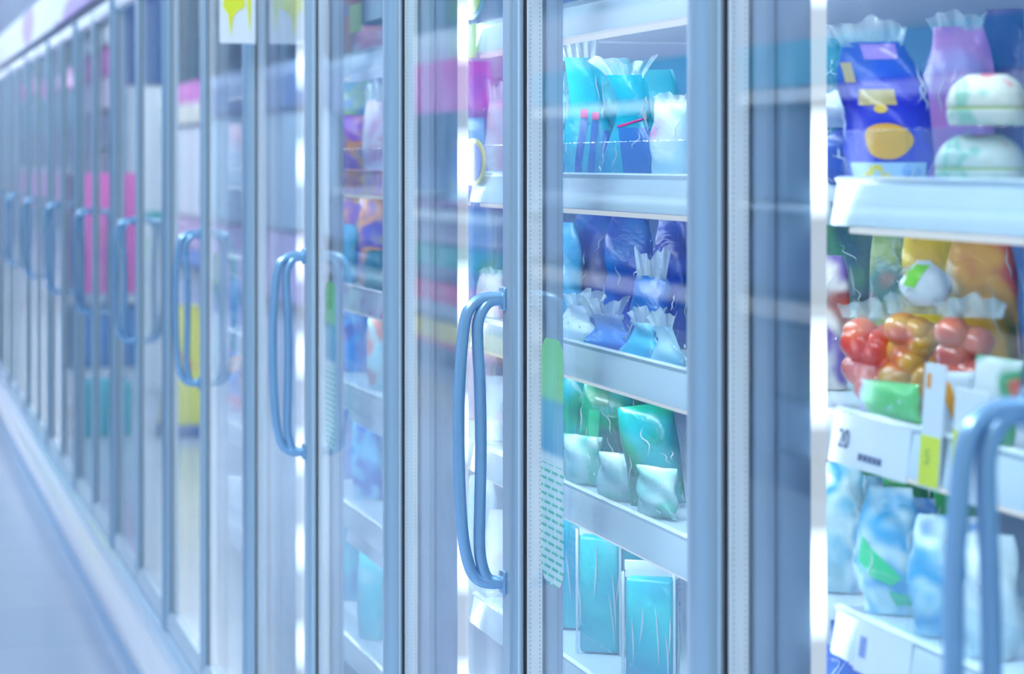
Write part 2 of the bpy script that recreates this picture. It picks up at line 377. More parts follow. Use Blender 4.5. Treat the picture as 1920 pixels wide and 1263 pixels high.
# ------------------------------------------------------------------ packages
def sgp(v, e): return math.copysign(abs(v) ** e, v)
class Bag:
    """surface of a filled bag: base at z=0, front towards -y"""
    def __init__(s, w, h, d, seed=0, kind='sack', wr=.006, bend=0.0):
        s.w, s.h, s.d, s.kind, s.wr, s.bend = w, h, d, kind, wr, bend
        rr = random.Random(seed)
        s.ph = [(rr.uniform(1, 4), rr.uniform(4, 15), rr.uniform(0, 6.3), rr.uniform(.4, 1)) for _ in range(6)]
    def prof(s, v):
        if s.kind == 'sack':
            wf = .80 + .2 * min(1, v / .2) if v < .2 else (1.0 if v < .6 else 1.0 - .30 * ((v - .6) / .4) ** 1.5)
            tf = .72 + .28 * min(1, v / .22) if v < .22 else max(.10, (1 - ((v - .22) / .78) ** 2.2))
        elif s.kind == 'pillow':
            wf = 1 - .06 * math.sin(PI * v); tf = .06 + .94 * max(0, math.sin(PI * min(1, max(0, v)))) ** .55
        elif s.kind == 'flask':
            k = max(0, min(1, (v - .18) / .50)); k = k * k * (3 - 2 * k)
            wf = 1.15 - .55 * k + .05 * max(0, v - .75) * 4; tf = (1.0 if v > .12 else .75 + 2 * v) - .72 * k
        else:      # lump
            wf = max(.25, 1 - abs(2 * v - .9) ** 2.6 * .75); tf = max(.2, 1 - abs(2 * v - .9) ** 2.4 * .8)
        return wf, tf
    def pt(s, a, v, off=0.0):
        wf, tf = s.prof(v)
        c, q = math.cos(a), math.sin(a)
        k = 1.0
        wv = sum(am * math.sin(f1 * a + f2 * v + p) for f1, f2, p, am in s.ph) * s.wr / 3
        x = (s.w / 2 * wf + wv + off) * sgp(c, .75); y = (s.d / 2 * tf + wv * .8 + off) * sgp(q, .85)
        x += s.bend * s.w * v * v
        return Vector((x, y, s.h * v))
    def mesh(s, off=0.0, v0=0.0, v1=1.0, nu=36, nv=22, crinkle=0.0):
        bm = bmesh.new(); rings = []
        if crinkle: nu, nv = 84, 64
        for j in range(nv + 1):
            v = v0 + (v1 - v0) * j / nv
            ring = []
            for i in range(nu):
                p = s.pt(2 * PI * i / nu, v, off)
                if crinkle:
                    q = Vector((p.x + s.ph[0][2], p.y, p.z * .55)) * 38
                    rg = 1 - 2 * abs(noise.noise(q)); rg += .5 * (1 - 2 * abs(noise.noise(q * 2.3)))
                    n_ = Vector((p.x, p.y, 0)); n_ = n_.normalized() if n_.length > 1e-6 else Vector((0, -1, 0))
                    p = p + n_ * crinkle * max(-.6, rg) * (.4 + .9 * v)
                ring.append(bm.verts.new(p))
            rings.append(ring)
        for j in range(nv):
            for i in range(nu): bm.faces.new((rings[j][i], rings[j][(i + 1) % nu], rings[j + 1][(i + 1) % nu], rings[j + 1][i]))
        bm.faces.new(rings[0][::-1]); bm.faces.new(rings[-1]); return bm
    def front(s, x, v, off=.0012):
        wf, _ = s.prof(v); r = max(-1, min(1, x / (s.w / 2 * wf)))
        c = sgp(r, 1 / .75); a = 2 * PI - math.acos(max(-1, min(1, c)))
        return s.pt(a, v, off)
    def patch(s, pts, off=.0012, n=6):
        """print on the front: outline in (x/(w/2), v), as a thin raised sheet"""
        bm = bmesh.new(); cx = sum(p[0] for p in pts) / len(pts); cv = sum(p[1] for p in pts) / len(pts)
        rings = []
        for k in range(1, n + 1):
            f = k / n
            rings.append([bm.verts.new(s.front((cx + (p[0] - cx) * f) * s.w / 2, cv + (p[1] - cv) * f, off)) for p in pts])
        c = bm.verts.new(s.front(cx * s.w / 2, cv, off)); m = len(pts)
        for i in range(m): bm.faces.new((c, rings[0][i], rings[0][(i + 1) % m]))
        for k in range(n - 1):
            for i in range(m): bm.faces.new((rings[k][i], rings[k + 1][i], rings[k + 1][(i + 1) % m], rings[k][(i + 1) % m]))
        return bm
    def collar(s, ch, flare=1.25, seed=0, waves=9):
        """crimped end of the bag above the neck"""
        bm = bmesh.new(); rr = random.Random(seed); wf, tf = s.prof(1.0); nx, nz = 44, 10; F_, K_ = [], []
        ph = rr.uniform(0, 6); x_top = s.bend * s.w
        for j in range(nz + 1):
            v = j / nz; A, Bk = [], []
            for i in range(nx + 1):
                u = -1 + 2 * i / nx
                hw = s.w / 2 * wf * (1 + (flare - 1) * v ** 1.3)
                zig = math.sin(u * waves + ph) * .055 * s.w * v ** .7 + math.sin(u * waves * 2.3 + ph + v * 3) * .022 * s.w * v
                z = s.h - .004 + ch * v * (1 + .18 * math.sin(u * 4 + ph) + .10 * math.sin(u * 11 + ph))
                x = u * hw + x_top + .25 * s.bend * s.w * v
                A.append(bm.verts.new((x, zig - .0012 - s.d * .02 * (1 - v), z))); Bk.append(bm.verts.new((x, zig + .0012 + s.d * .02 * (1 - v), z)))
            F_.append(A); K_.append(Bk)
        for j in range(nz):
            for i in range(nx):
                bm.faces.new((F_[j][i], F_[j][i + 1], F_[j + 1][i + 1], F_[j + 1][i]))
                bm.faces.new((K_[j][i + 1], K_[j][i], K_[j + 1][i], K_[j + 1][i + 1]))
            bm.faces.new((F_[j][0], F_[j + 1][0], K_[j + 1][0], K_[j][0])); bm.faces.new((F_[j][nx], K_[j][nx], K_[j + 1][nx], F_[j + 1][nx]))
        for i in range(nx):
            bm.faces.new((F_[nz][i], F_[nz][i + 1], K_[nz][i + 1], K_[nz][i]))
        return bm
def disc(cx, cv, rx, rv, n=28, wob=0):
    return [(cx + rx * math.cos(2 * PI * i / n) * (1 + wob * math.sin(3 * i * 2 * PI / n + 1)), cv + rv * math.sin(2 * PI * i / n) * (1 + wob * math.cos(2 * i * 2 * PI / n))) for i in range(n)]
def rect(x0, x1, v0, v1, sk=0.0):
    e = []
    for i in range(6): e.append((x0 + (x1 - x0) * i / 6, v0))
    for i in range(6): e.append((x1 + sk * i / 6, v0 + (v1 - v0) * i / 6))
    for i in range(6): e.append((x1 + sk - (x1 - x0) * i / 6, v1))
    for i in range(6): e.append((x0 + sk - sk * i / 6, v1 - (v1 - v0) * i / 6))
    return e
MC = {}
def ink(c, rough=.3):
    k = ('ink', c)
    if k not in MC: MC[k] = pbr('ink_%d' % len(MC), c, rough, coat=.4)
    return MC[k]
SHELF = [z + .0345 for z in LEV]
def put(name, label, cat, px, row, wpx, hpx, m, Y=.19, yaw=50, dk=.62, kind='sack', collar=0.0, film=True, seed=None, group=None, patches=(), bend=0.0,
        zup=0.0, wr=.005, flare=1.25, waves=9, tilt=0.0, contents='contents', glints=6):
    """a package standing on shelf `row`; its size comes from the pixels it covers at its own distance"""
    X = x_at(px, Y); sc_ = scale_at(X, Y)
    w = wpx / sc_; h = hpx / sc_; d = max(w * dk, .012)
    sd = seed if seed is not None else int(px * 7 + row * 131)
    ch = h * collar; b = Bag(w, h - ch, d, sd, kind, wr * min(1, w / .08), bend)
    t = thing(name, label, cat, (X, Y, SHELF[row] + .001 + zup), R(yaw), group)
    if tilt: t.rotation_euler = (0, R(tilt), R(yaw))
    obj(contents, b.mesh(), m, t)
    if film: obj('film', b.mesh(.0030, crinkle=.0022), M['film'], t)
    if film and glints:
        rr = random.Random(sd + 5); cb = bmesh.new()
        for _ in range(glints):
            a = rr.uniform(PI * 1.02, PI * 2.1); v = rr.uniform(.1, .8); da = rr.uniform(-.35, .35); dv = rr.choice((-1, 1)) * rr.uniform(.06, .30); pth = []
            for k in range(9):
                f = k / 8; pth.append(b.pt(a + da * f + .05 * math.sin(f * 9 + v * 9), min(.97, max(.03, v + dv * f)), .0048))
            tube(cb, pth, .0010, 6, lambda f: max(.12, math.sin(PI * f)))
        obj('film_crease', cb, M['seal'], t)  # thin white ridges standing in for glints on the film
    if ch > 0: obj('collar', b.collar(ch, flare, sd, waves), M['collar'], t)
    for pn, pts, pm in patches: obj(pn, b.patch(pts), pm, t)
    return t
def lumps(bm, w, h, d, n, r, seed):
    rr = random.Random(seed)
    for i in range(n):
        a = Vector((rr.uniform(-1, 1) * (w / 2 - r * .9), rr.uniform(-1, 1) * (d / 2 - r * .9), r + rr.random() ** 1.2 * (h - 2 * r)))
        bmesh.ops.create_icosphere(bm, subdivisions=3, radius=r * rr.uniform(.85, 1.1), matrix=Matrix.Translation(a) @ Matrix.Diagonal((1, 1, .88, 1)))
    return bm
def put_lumps(name, label, cat, px, row, wpx, hpx, m, Y=.17, yaw=45, n=9, rk=.3, seed=1, group=None, zup=0, collar=.15, dk=.7, patches=()):
    X = x_at(px, Y); s = scale_at(X, Y); w, h = wpx / s, hpx / s
    t = thing(name, label, cat, (X, Y, SHELF[row] + .001 + zup), R(yaw), group)
    hb = h * (1 - collar); d = w * dk
    bm = bmesh.new(); obj('contents', lumps(bm, w * .95, hb, d * .95, n, w * rk, seed), m, t)
    b = Bag(w * 1.08, hb, d * 1.08, seed, 'sack', .006)
    obj('film', b.mesh(.001, crinkle=.0025), M['film'], t); obj('collar', b.collar(h * collar, 1.2, seed), M['collar'], t)
    for pn, pts, pm in patches: obj(pn, b.patch(pts, .003), pm, t)
    return t
ND, MD, LD, KD = 'behind the nearest door', 'behind the door right of the large handle', 'in the sliver left of the large handle', 'behind the door left of centre'

# --- nearest door, upper shelf -------------------------------------------------
G1 = 'packages behind the nearest door'
blue = printed('royal_blue_print', [(.003, .006, .34), (.004, .02, .58), (.003, .01, .42), (.006, .05, .66)], 9, seed=2)
put('frozen_food_bag', 'tall royal blue bag with orange-yellow disc and clear wavy top, standing on the upper shelf', 'bag', 1668, 1, 165, 318, blue, Y=.16, yaw=58, dk=.5, collar=.15,
    flare=1.3, bend=-.2, group=G1, patches=[
        ('printed_disc', disc(.05, .31, .52, .13, 30, .05), ink((.92, .42, .0))),
        ('printed_band', rect(-.8, .85, .03, .165), ink((.50, .68, .90))),
        ('printed_mark', rect(-.62, -.40, .035, .15, .3), ink((.85, .65, .02))),
        ('printed_mark', rect(-.05, .15, .035, .15, -.2), ink((.85, .65, .02))),
        ('printed_oval', disc(.55, .10, .22, .05), ink((.25, .45, .85))),
        ('printed_square', rect(-.45, .35, .56, .67), ink((.62, .45, .18))),
        ('printed_dot', disc(-.02, .535, .14, .03), ink((.85, .50, .03))),
        ('printed_stripe', rect(-.70, -.52, .72, .86, -.1), ink((.70, .45, .15))),
        ('printed_label', rect(-.25, .45, .88, .985), ink((.45, .20, .75)))])
white_w = printed('white_pack_print', [(.80, .84, .92), (.70, .78, .92), (.85, .88, .95)], 12, seed=8)
navy = printed('navy_pack_print', [(.01, .03, .26), (.01, .09, .50), (.02, .2, .62), (.10, .03, .35)], 14, seed=6)
put('frozen_food_bag', 'low dark blue bag lying under a white bag beside the light strip', 'bag', 1582, 1, 125, 108, navy, Y=.16, yaw=48, kind='lump', group=G1)
put('frozen_food_bag', 'small white frosted bag lying on top of a dark blue bag', 'bag', 1578, 1, 130, 70, white_w, Y=.17, yaw=48, kind='lump', zup=.056, group=G1)
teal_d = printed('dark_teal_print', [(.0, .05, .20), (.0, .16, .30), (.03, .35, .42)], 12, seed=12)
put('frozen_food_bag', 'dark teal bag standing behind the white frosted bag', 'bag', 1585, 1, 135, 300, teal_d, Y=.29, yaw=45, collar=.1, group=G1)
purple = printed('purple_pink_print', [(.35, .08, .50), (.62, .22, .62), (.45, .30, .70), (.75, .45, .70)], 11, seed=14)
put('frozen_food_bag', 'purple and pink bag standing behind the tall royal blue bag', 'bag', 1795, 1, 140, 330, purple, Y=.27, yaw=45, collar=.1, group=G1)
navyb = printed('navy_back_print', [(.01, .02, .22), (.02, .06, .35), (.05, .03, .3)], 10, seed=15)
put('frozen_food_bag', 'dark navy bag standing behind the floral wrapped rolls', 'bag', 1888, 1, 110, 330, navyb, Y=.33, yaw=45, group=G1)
floral = printed('floral_wrap', [(.75, .10, .16), (.70, .68, .58), (.72, .72, .64), (.70, .71, .62), (.30, .55, .42), (.72, .72, .64)], 34, seed=21, bump=.15)
def bread(label, px, zup, wpx, hpx, Y):
    X = x_at(px, Y); s = scale_at(X, Y); w, h = wpx / s, hpx / s
    t = thing('wrapped_roll', label, 'package', (X, Y, SHELF[1] + .001 + zup), R(52), G1)
    bm = bmesh.new(); nu, nv = 40, 20; rings = []
    for j in range(1, nv):
        v = j / nv
        wf = (1 - (max(0, v - .38) / .64) ** 2.3) ** .5 if v > .38 else 1 - .10 * ((.38 - v) / .38) ** 2.5
        if .30 < v < .40: wf *= .965
        rings.append([bm.verts.new((sgp(math.cos(2 * PI * i / nu), .7) * w / 2 * wf, sgp(math.sin(2 * PI * i / nu), .7) * w * .42 * wf, h * v)) for i in range(nu)])
    for j in range(len(rings) - 1):
        for i in range(nu): bm.faces.new((rings[j][i], rings[j][(i + 1) % nu], rings[j + 1][(i + 1) % nu], rings[j + 1][i]))
    bm.faces.new(rings[0][::-1]); bm.faces.new(rings[-1])
    obj('wrapper', bm, floral, t)
    b2 = bmesh.new(); rr = []
    for z in (.33, .375):
        rr.append([b2.verts.new((sgp(math.cos(2 * PI * i / nu), .7) * w / 2 * .975, sgp(math.sin(2 * PI * i / nu), .7) * w * .412, h * z)) for i in range(nu)])
    for i in range(nu): b2.faces.new((rr[0][i], rr[0][(i + 1) % nu], rr[1][(i + 1) % nu], rr[1][i]))
    obj('stripe', b2, ink((.40, .48, .08)), t)
bread('floral white wrapped roll lying on the shelf, lower one of the stack of two', 1838, 0, 165, 105, .16)
bread('floral white wrapped roll on top of the stack of two', 1852, .0505, 150, 105, .16)

# --- nearest door, second shelf -------------------------------------------------
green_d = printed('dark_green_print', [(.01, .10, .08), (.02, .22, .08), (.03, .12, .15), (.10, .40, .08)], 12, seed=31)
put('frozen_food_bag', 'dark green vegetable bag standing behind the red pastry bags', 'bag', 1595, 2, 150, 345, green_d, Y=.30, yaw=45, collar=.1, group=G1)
put('frozen_food_bag', 'green and olive speckled bag at the back beside the dark green bag', 'bag', 1680, 2, 100, 340, printed('olive_print', [(.03, .25, .10), (.35, .45, .10), (.12, .3, .25), (.5, .25, .2)], 15, seed=33), Y=.31, yaw=45, group=G1)
put('frozen_food_bag', 'orange and yellow bag at the back under the upper price rail', 'bag', 1748, 2, 120, 350, printed('orange_print', [(.55, .08, .04), (.90, .30, .02), (.95, .62, .02), (.60, .05, .10)], 13, seed=35, zmix=.5, zhi=.17), Y=.29, yaw=45, group=G1)
put('frozen_food_bag', 'dark red bag with orange streaks at the back beside the stile', 'bag', 1840, 2, 140, 345, printed('red_print', [(.35, .03, .05), (.70, .10, .05), (.85, .40, .05), (.25, .2, .06), (.6, .05, .12)], 13, seed=37), Y=.29, yaw=45, group=G1)
tom = printed('tomato_red', [(.50, .005, .01), (.72, .03, .01), (.80, .12, .02), (.66, .01, .07)], 16, rough=.25, seed=41, coat=.8, bump=0)
tomy = printed('tomato_yellow', [(.72, .05, .01), (.80, .26, .02), (.70, .34, .02), (.60, .02, .03)], 14, rough=.25, seed=43, coat=.8, bump=0)
put_lumps('pastry_bag', 'clear bag of round red fruits behind the empty bin front', 'bag', 1635, 2, 150, 205, tom, Y=.165, n=18, rk=.24, seed=3, group=G1)
put_lumps('pastry_bag', 'clear bag of yellow and red fruits standing beside the lime green knob', 'bag', 1712, 2, 130, 225, tomy, Y=.185, n=15, rk=.26, seed=5, group=G1)
put_lumps('pastry_bag', 'clear bag of pinkish red fruits behind the paper price cards', 'bag', 1822, 2, 160, 245, printed('pink_red', [(.62, .02, .04), (.70, .16, .08), (.45, .07, .06), (.70, .06, .03)], 14, seed=44, bump=0, coat=.8), Y=.19, n=18, rk=.23, seed=8, group=G1)
put('frozen_food_bag', 'white pouch with lime green corner lying on the fruit bags', 'bag', 1735, 2, 92, 85, printed('lime_white', [(.86, .90, .92), (.86, .90, .90), (.30, .85, .03)], 16, seed=46, zmix=.3), Y=.19, yaw=50, kind='lump', zup=.098, group=G1, patches=[('printed_corner', [(-.75, .45), (-.3, .40), (.05, .72), (.30, .90), (-.2, .92), (-.55, .75)], ink((.28, .85, .02)))])
put('frozen_food_bag', 'brown red bag on the second shelf beside the light strip', 'bag', 1560, 2, 70, 250, printed('brown_red', [(.75, .12, .06), (.35, .05, .05), (.85, .75, .7), (.2, .1, .4), (.05, .4, .25)], 17, seed=48), Y=.20, yaw=50, group=G1)
put('frozen_food_bag', 'white pouch with green leaf print leaning beside the stile', 'bag', 1853, 2, 88, 165, printed('white_leaf', [(.86, .90, .92), (.85, .9, .9), (.05, .35, .15), (.8, .15, .1)], 22, seed=50), Y=.135, yaw=60, dk=.25, kind='pillow', group=G1, tilt=8)
put('frozen_food_bag', 'white pouch with orange leaf mark in front of the fruit bags', 'bag', 1790, 2, 78, 125, ink((.80, .86, .94)), Y=.128, yaw=60, dk=.22, kind='pillow', group=G1,
    patches=[('printed_leaf', [(-.55, .95), (-.15, .80), (.10, .55), (.15, .30), (-.10, .30), (-.35, .55), (-.5, .8)], ink((.95, .36, .0)))])
put('frozen_food_bag', 'low green and lilac packet lying behind the empty bin front', 'bag', 1668, 2, 160, 72, printed('green_lilac', [(.15, .65, .15), (.3, .75, .3), (.45, .35, .7), (.55, .45, .75)], 12, seed=52), Y=.135, yaw=20, dk=.3, kind='pillow', group=G1)

# --- nearest door, third shelf ---------------------------------------------------
pale = lambda sd: printed('pale_blue_print%d' % sd, [(.14, .48, .68), (.55, .76, .82), (.06, .38, .66), (.62, .80, .84), (.03, .20, .58)], 17, seed=sd)
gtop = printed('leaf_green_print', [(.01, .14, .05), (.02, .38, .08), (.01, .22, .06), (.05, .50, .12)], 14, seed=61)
for i, (px, w, h, lab) in enumerate(((1575, 110, 240, 'pale blue bag beside the light strip under the white price card'), (1668, 120, 235, 'pale blue bag with bright green flash, under the yellow price card'),
                                  (1765, 120, 225, 'pale blue bag seen between the bars of the nearest handle'), (1858, 110, 230, 'whitish bag behind the nearest handle on the third shelf'))):
    pt = []
    if i == 1: pt = [('printed_flash', [(-.80, .62), (-.5, .52), (.1, .40), (.5, .30), (.2, .24), (-.4, .30), (-.8, .42)], ink((.02, .62, .25))), ('printed_flash', [(.1, .20), (.7, .16), (.9, .06), (.3, .08)], ink((.05, .60, .30)))]
    put('vegetable_bag', lab, 'bag', px, 3, w, h, pale(62 + i) if i < 3 else printed('whitish_print', [(.72, .80, .78), (.6, .74, .8), (.8, .85, .85)], 14, seed=66), Y=.15, yaw=52, dk=.55, group=G1, patches=pt)
for px, Y, w, h, lab in ((1620, .185, 95, 205, 'white and blue flecked bag squeezed behind the pale blue bags, under the white card'), (1718, .19, 95, 200, 'white and blue flecked bag behind the bag with green flash'), (1812, .19, 95, 205, 'white and blue flecked bag behind the bars of the nearest handle')):
    put('vegetable_bag', lab, 'bag', px, 3, w, h, printed('flecked%d' % px, [(.72, .82, .86), (.10, .30, .70), (.70, .80, .84), (.35, .62, .8), (.05, .45, .3)], 24, seed=px), Y=Y, yaw=48, group=G1)
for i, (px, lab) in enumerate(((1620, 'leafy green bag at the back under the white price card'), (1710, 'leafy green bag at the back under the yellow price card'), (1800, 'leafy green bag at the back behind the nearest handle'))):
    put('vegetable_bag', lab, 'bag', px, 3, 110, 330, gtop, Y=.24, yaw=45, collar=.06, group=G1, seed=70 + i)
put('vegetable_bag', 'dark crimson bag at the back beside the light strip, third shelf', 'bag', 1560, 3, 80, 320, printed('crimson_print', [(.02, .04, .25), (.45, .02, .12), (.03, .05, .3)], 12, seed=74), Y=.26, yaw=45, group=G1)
put('vegetable_bag', 'dark blue bag on the lowest shelf below the nearest door rail', 'bag', 1590, 4, 150, 380, navy, Y=.19, yaw=45, group=G1)
put('vegetable_bag', 'blue grey bag on the lowest shelf behind the nearest handle', 'bag', 1720, 4, 150, 380, pale(77), Y=.19, yaw=45, group=G1)

# --- middle door -------------------------------------------------------------------
G2 = 'packages behind the door right of the large handle'
cy = lambda sd, z=.5: printed('cyan_print%d' % sd, [(.0, .10, .46), (.0, .32, .62), (.0, .50, .66), (.01, .60, .66), (.0, .42, .60)], 12, seed=sd, zmix=z, zhi=.16, stretch=(1.6, 1.6, .35))
pk = ink((.80, .02, .28))
put('frozen_food_bag', 'cyan bag with tall crimped clear top and pink tipped dark stripes', 'bag', 1108, 1, 100, 285, cy(81), Y=.17, yaw=62, dk=.6, kind='flask', collar=.20, flare=1.5, bend=-.22, group=G2, waves=15, glints=12,
    patches=[('printed_stripe', rect(-.52, -.26, .04, .50, .30), ink((.0, .10, .45))), ('printed_stripe', rect(-.02, .22, .04, .48, .22), ink((.0, .12, .48))),
             ('printed_stripe', rect(.48, .70, .06, .40, .10), ink((.0, .14, .5))), ('printed_mark', rect(-.24, .04, .505, .575, .03), pk), ('printed_mark', rect(.20, .44, .49, .55, .02), pk)])
put('frozen_food_bag', 'cyan bag with fan shaped clear top and slanted dark blue label', 'bag', 1192, 1, 104, 232, cy(83), Y=.17, yaw=60, dk=.6, kind='flask', collar=.15, flare=2.0, bend=-.18, group=G2, waves=12, glints=12,
    patches=[('printed_label', rect(-.35, .80, .03, .50, -.22), ink((.0, .16, .55))), ('printed_line', [(-.62, .50), (-.2, .52), (.25, .56), (.55, .585), (.55, .605), (.25, .58), (-.2, .545), (-.62, .52)], pk)])
put('frozen_food_bag', 'dark teal bag in crinkled film standing half behind the inner frame', 'bag', 1046, 1, 62, 205, printed('teal_crinkle', [(.0, .10, .25), (.02, .40, .52), (.35, .75, .82), (.0, .22, .4)], 22, seed=85), Y=.18, yaw=55, collar=.2, group=G2, waves=16)
put('frozen_food_bag', 'white bag with a little pink print near the round post', 'bag', 1258, 1, 78, 170, printed('white_pink', [(.75, .86, .93), (.55, .80, .90), (.8, .88, .94), (.75, .25, .5)], 16, seed=87), Y=.17, yaw=55, collar=.1, group=G2)
for i, (px, h, lab) in enumerate(((1150, 225, 'pale cyan bag standing between and behind the two crimped cyan bags'), (1228, 205, 'pale cyan bag standing behind the fan topped bag'), (1090, 190, 'pale cyan bag behind the tall crimped cyan bag'))):
    put('frozen_food_bag', lab, 'bag', px, 1, 95, h, printed('pale_cyan%d' % i, [(.02, .45, .62), (.10, .62, .72), (.22, .70, .76), (.02, .40, .58)], 10, seed=90 + i), Y=.26, yaw=50, group=G2)
bl = lambda sd: printed('deep_blue%d' % sd, [(.002, .015, .26), (.003, .05, .42), (.005, .14, .48), (.002, .03, .34)], 11, seed=sd)
for i, (px, w, h, Y, c, lab) in enumerate((
        (1058, 70, 205, .17, .0, 'steel blue bag with smooth rounded edge, second shelf beside the inner frame'), (1118, 95, 225, .22, .0, 'deep blue bag second in line on the second shelf'),
        (1180, 95, 235, .24, .0, 'deep blue bag behind the bag with a twisted clear top'), (1222, 80, 195, .165, .25, 'deep blue bag with twisted glittering clear top'), (1258, 70, 240, .22, .0, 'deep blue bag nearest the round post'))):
    put('frozen_food_bag', lab, 'bag', px, 2, w, h, bl(100 + i) if i else printed('steel_blue', [(.03, .22, .55), (.05, .34, .66), (.06, .42, .66)], 8, seed=99), Y=Y, yaw=55, collar=c, group=G2)
for i, (px, w, h, cols, lab) in enumerate((
        (1075, 95, 98, [(.70, .82, .92), (.80, .88, .94), (.04, .2, .7)], 'low white film bag behind the second bin front'), (1148, 95, 100, [(.01, .12, .75), (.02, .25, .80), (.75, .82, .9)], 'low bright blue bag with white top in the second bin'),
        (1205, 90, 98, [(.03, .50, .80), (.06, .60, .85), (.8, .85, .88)], 'low bright cyan bag with white top in the second bin'), (1254, 55, 105, [(.2, .6, .8), (.6, .82, .9), (.05, .3, .6)], 'small glittering clear bag in the second bin by the post'))):
    put('frozen_food_bag', lab, 'bag', px, 2, w, h, printed('low_pack%d' % i, cols, 12, seed=110 + i, zmix=.75, zhi=.055), Y=.135, yaw=(38, 52, 30, 60)[i], dk=.5, kind='flask', collar=.32, flare=1.7, group=G2, bend=(.2, -.15, .1, -.2)[i])
tl = lambda sd: printed('teal_green%d' % sd, [(.0, .12, .10), (.0, .30, .14), (.0, .36, .42), (.01, .48, .52), (.0, .26, .46)], 11, seed=sd)
for i, (px, w, h, Y, lab) in enumerate(((1075, 70, 185, .165, 'clear teal bag with glinting seam beside the inner frame, third shelf'), (1140, 105, 200, .19, 'teal bag with dark green square, third shelf'),
                                     (1235, 110, 190, .165, 'sea green bag in slanting clear film, third shelf'), (1190, 100, 215, .26, 'turquoise bag at the back of the third shelf'))):
    put('vegetable_bag', lab, 'bag', px, 3, w, h, tl(120 + i), Y=Y, yaw=55, group=G2, kind='sack' if i != 2 else 'pillow', tilt=-8 if i == 2 else 0,
        patches=[('printed_square', rect(-.35, .15, .66, .84), ink((.01, .22, .10))), ('printed_block', rect(-.55, -.15, .30, .62), ink((.02, .50, .22)))] if i == 1 else ())
for px, h, lab in ((1092, 92, 'low pale mint packet in the third bin beside the inner frame'), (1158, 88, 'low pale mint packet in the middle of the third bin'), (1232, 96, 'low pale mint packet in the third bin near the round post')):
    put('vegetable_bag', lab, 'bag', px, 3, 95, h, printed('pale_mint%d' % px, [(.30, .70, .62), (.62, .84, .80), (.10, .55, .40), (.66, .86, .84)], 15, seed=px), Y=.132, yaw=30, dk=.35, kind='pillow', group=G2)
def pack_tray(label, px, row, wpx, hpx, Y, yaw, m):
    X = x_at(px, Y); s = scale_at(X, Y); w, h = wpx / s, hpx / s; d = w * .55
    t = thing('vacuum_pack', label, 'package', (X, Y, SHELF[row] + .001), R(yaw), G2)
    obj('contents', B(-w / 2, w / 2, -d / 2, d / 2, 0, h * .88, .006, 3), m, t)
    f = bmesh.new(); prism(f, [(-w * .53, -d * .55), (w * .53, -d * .55), (w * .55, 0), (w * .53, d * .55), (-w * .53, d * .55), (-w * .55, 0)], 0, h * .93)
    bmesh.ops.subdivide_edges(f, edges=f.edges[:], cuts=4, use_grid_fill=True)
    rr = random.Random(px)
    for v in f.verts: v.co += Vector((rr.uniform(-1, 1), rr.uniform(-1, 1), 0)) * .0018
    obj('film', f, M['film'], t)
    obj('seal', B(-w * .56, w * .56, -.0015, .0015, h * .86, h, .001, 1), M['seal'], t)
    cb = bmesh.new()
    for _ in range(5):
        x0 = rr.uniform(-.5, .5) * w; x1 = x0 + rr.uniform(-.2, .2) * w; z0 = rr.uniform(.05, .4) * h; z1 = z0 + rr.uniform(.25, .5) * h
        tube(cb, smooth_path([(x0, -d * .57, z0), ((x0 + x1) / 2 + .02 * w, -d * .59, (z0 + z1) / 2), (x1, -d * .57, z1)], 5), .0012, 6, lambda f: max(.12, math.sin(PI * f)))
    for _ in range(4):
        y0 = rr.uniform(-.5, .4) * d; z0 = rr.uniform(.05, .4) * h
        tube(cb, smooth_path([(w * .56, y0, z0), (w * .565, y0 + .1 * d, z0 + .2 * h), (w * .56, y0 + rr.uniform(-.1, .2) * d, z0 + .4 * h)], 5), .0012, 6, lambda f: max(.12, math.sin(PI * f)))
    obj('film_crease', cb, M['seal'], t)  # raised white lines set on the film as glints
    for sx in (-1, 1): obj('side_seal', B(sx * w * .53 - .0018, sx * w * .53 + .0018, -d * .57 - .002, -d * .57 + .001, 0, h * .93, .0008, 1), M['seal'], t)
ct = lambda sd: printed('aqua_pack%d' % sd, [(.0, .36, .54), (.01, .50, .62), (.02, .58, .64), (.0, .42, .58)], 8, seed=sd)
pack_tray('flat aqua pack in clear film beside the inner frame, lowest shelf', 1068, 4, 62, 245, .17, 60, ct(131))
pack_tray('flat aqua pack in clear film, second in line on the lowest shelf', 1128, 4, 78, 250, .165, 60, ct(132))
pack_tray('flat aqua pack with wide clear seal nearest the round post, lowest shelf', 1222, 4, 92, 238, .16, 60, ct(133))
put('frozen_food_bag', 'pale aqua bag standing behind the flat aqua packs', 'bag', 1175, 4, 120, 280, ct(134), Y=.25, yaw=50, group=G2)

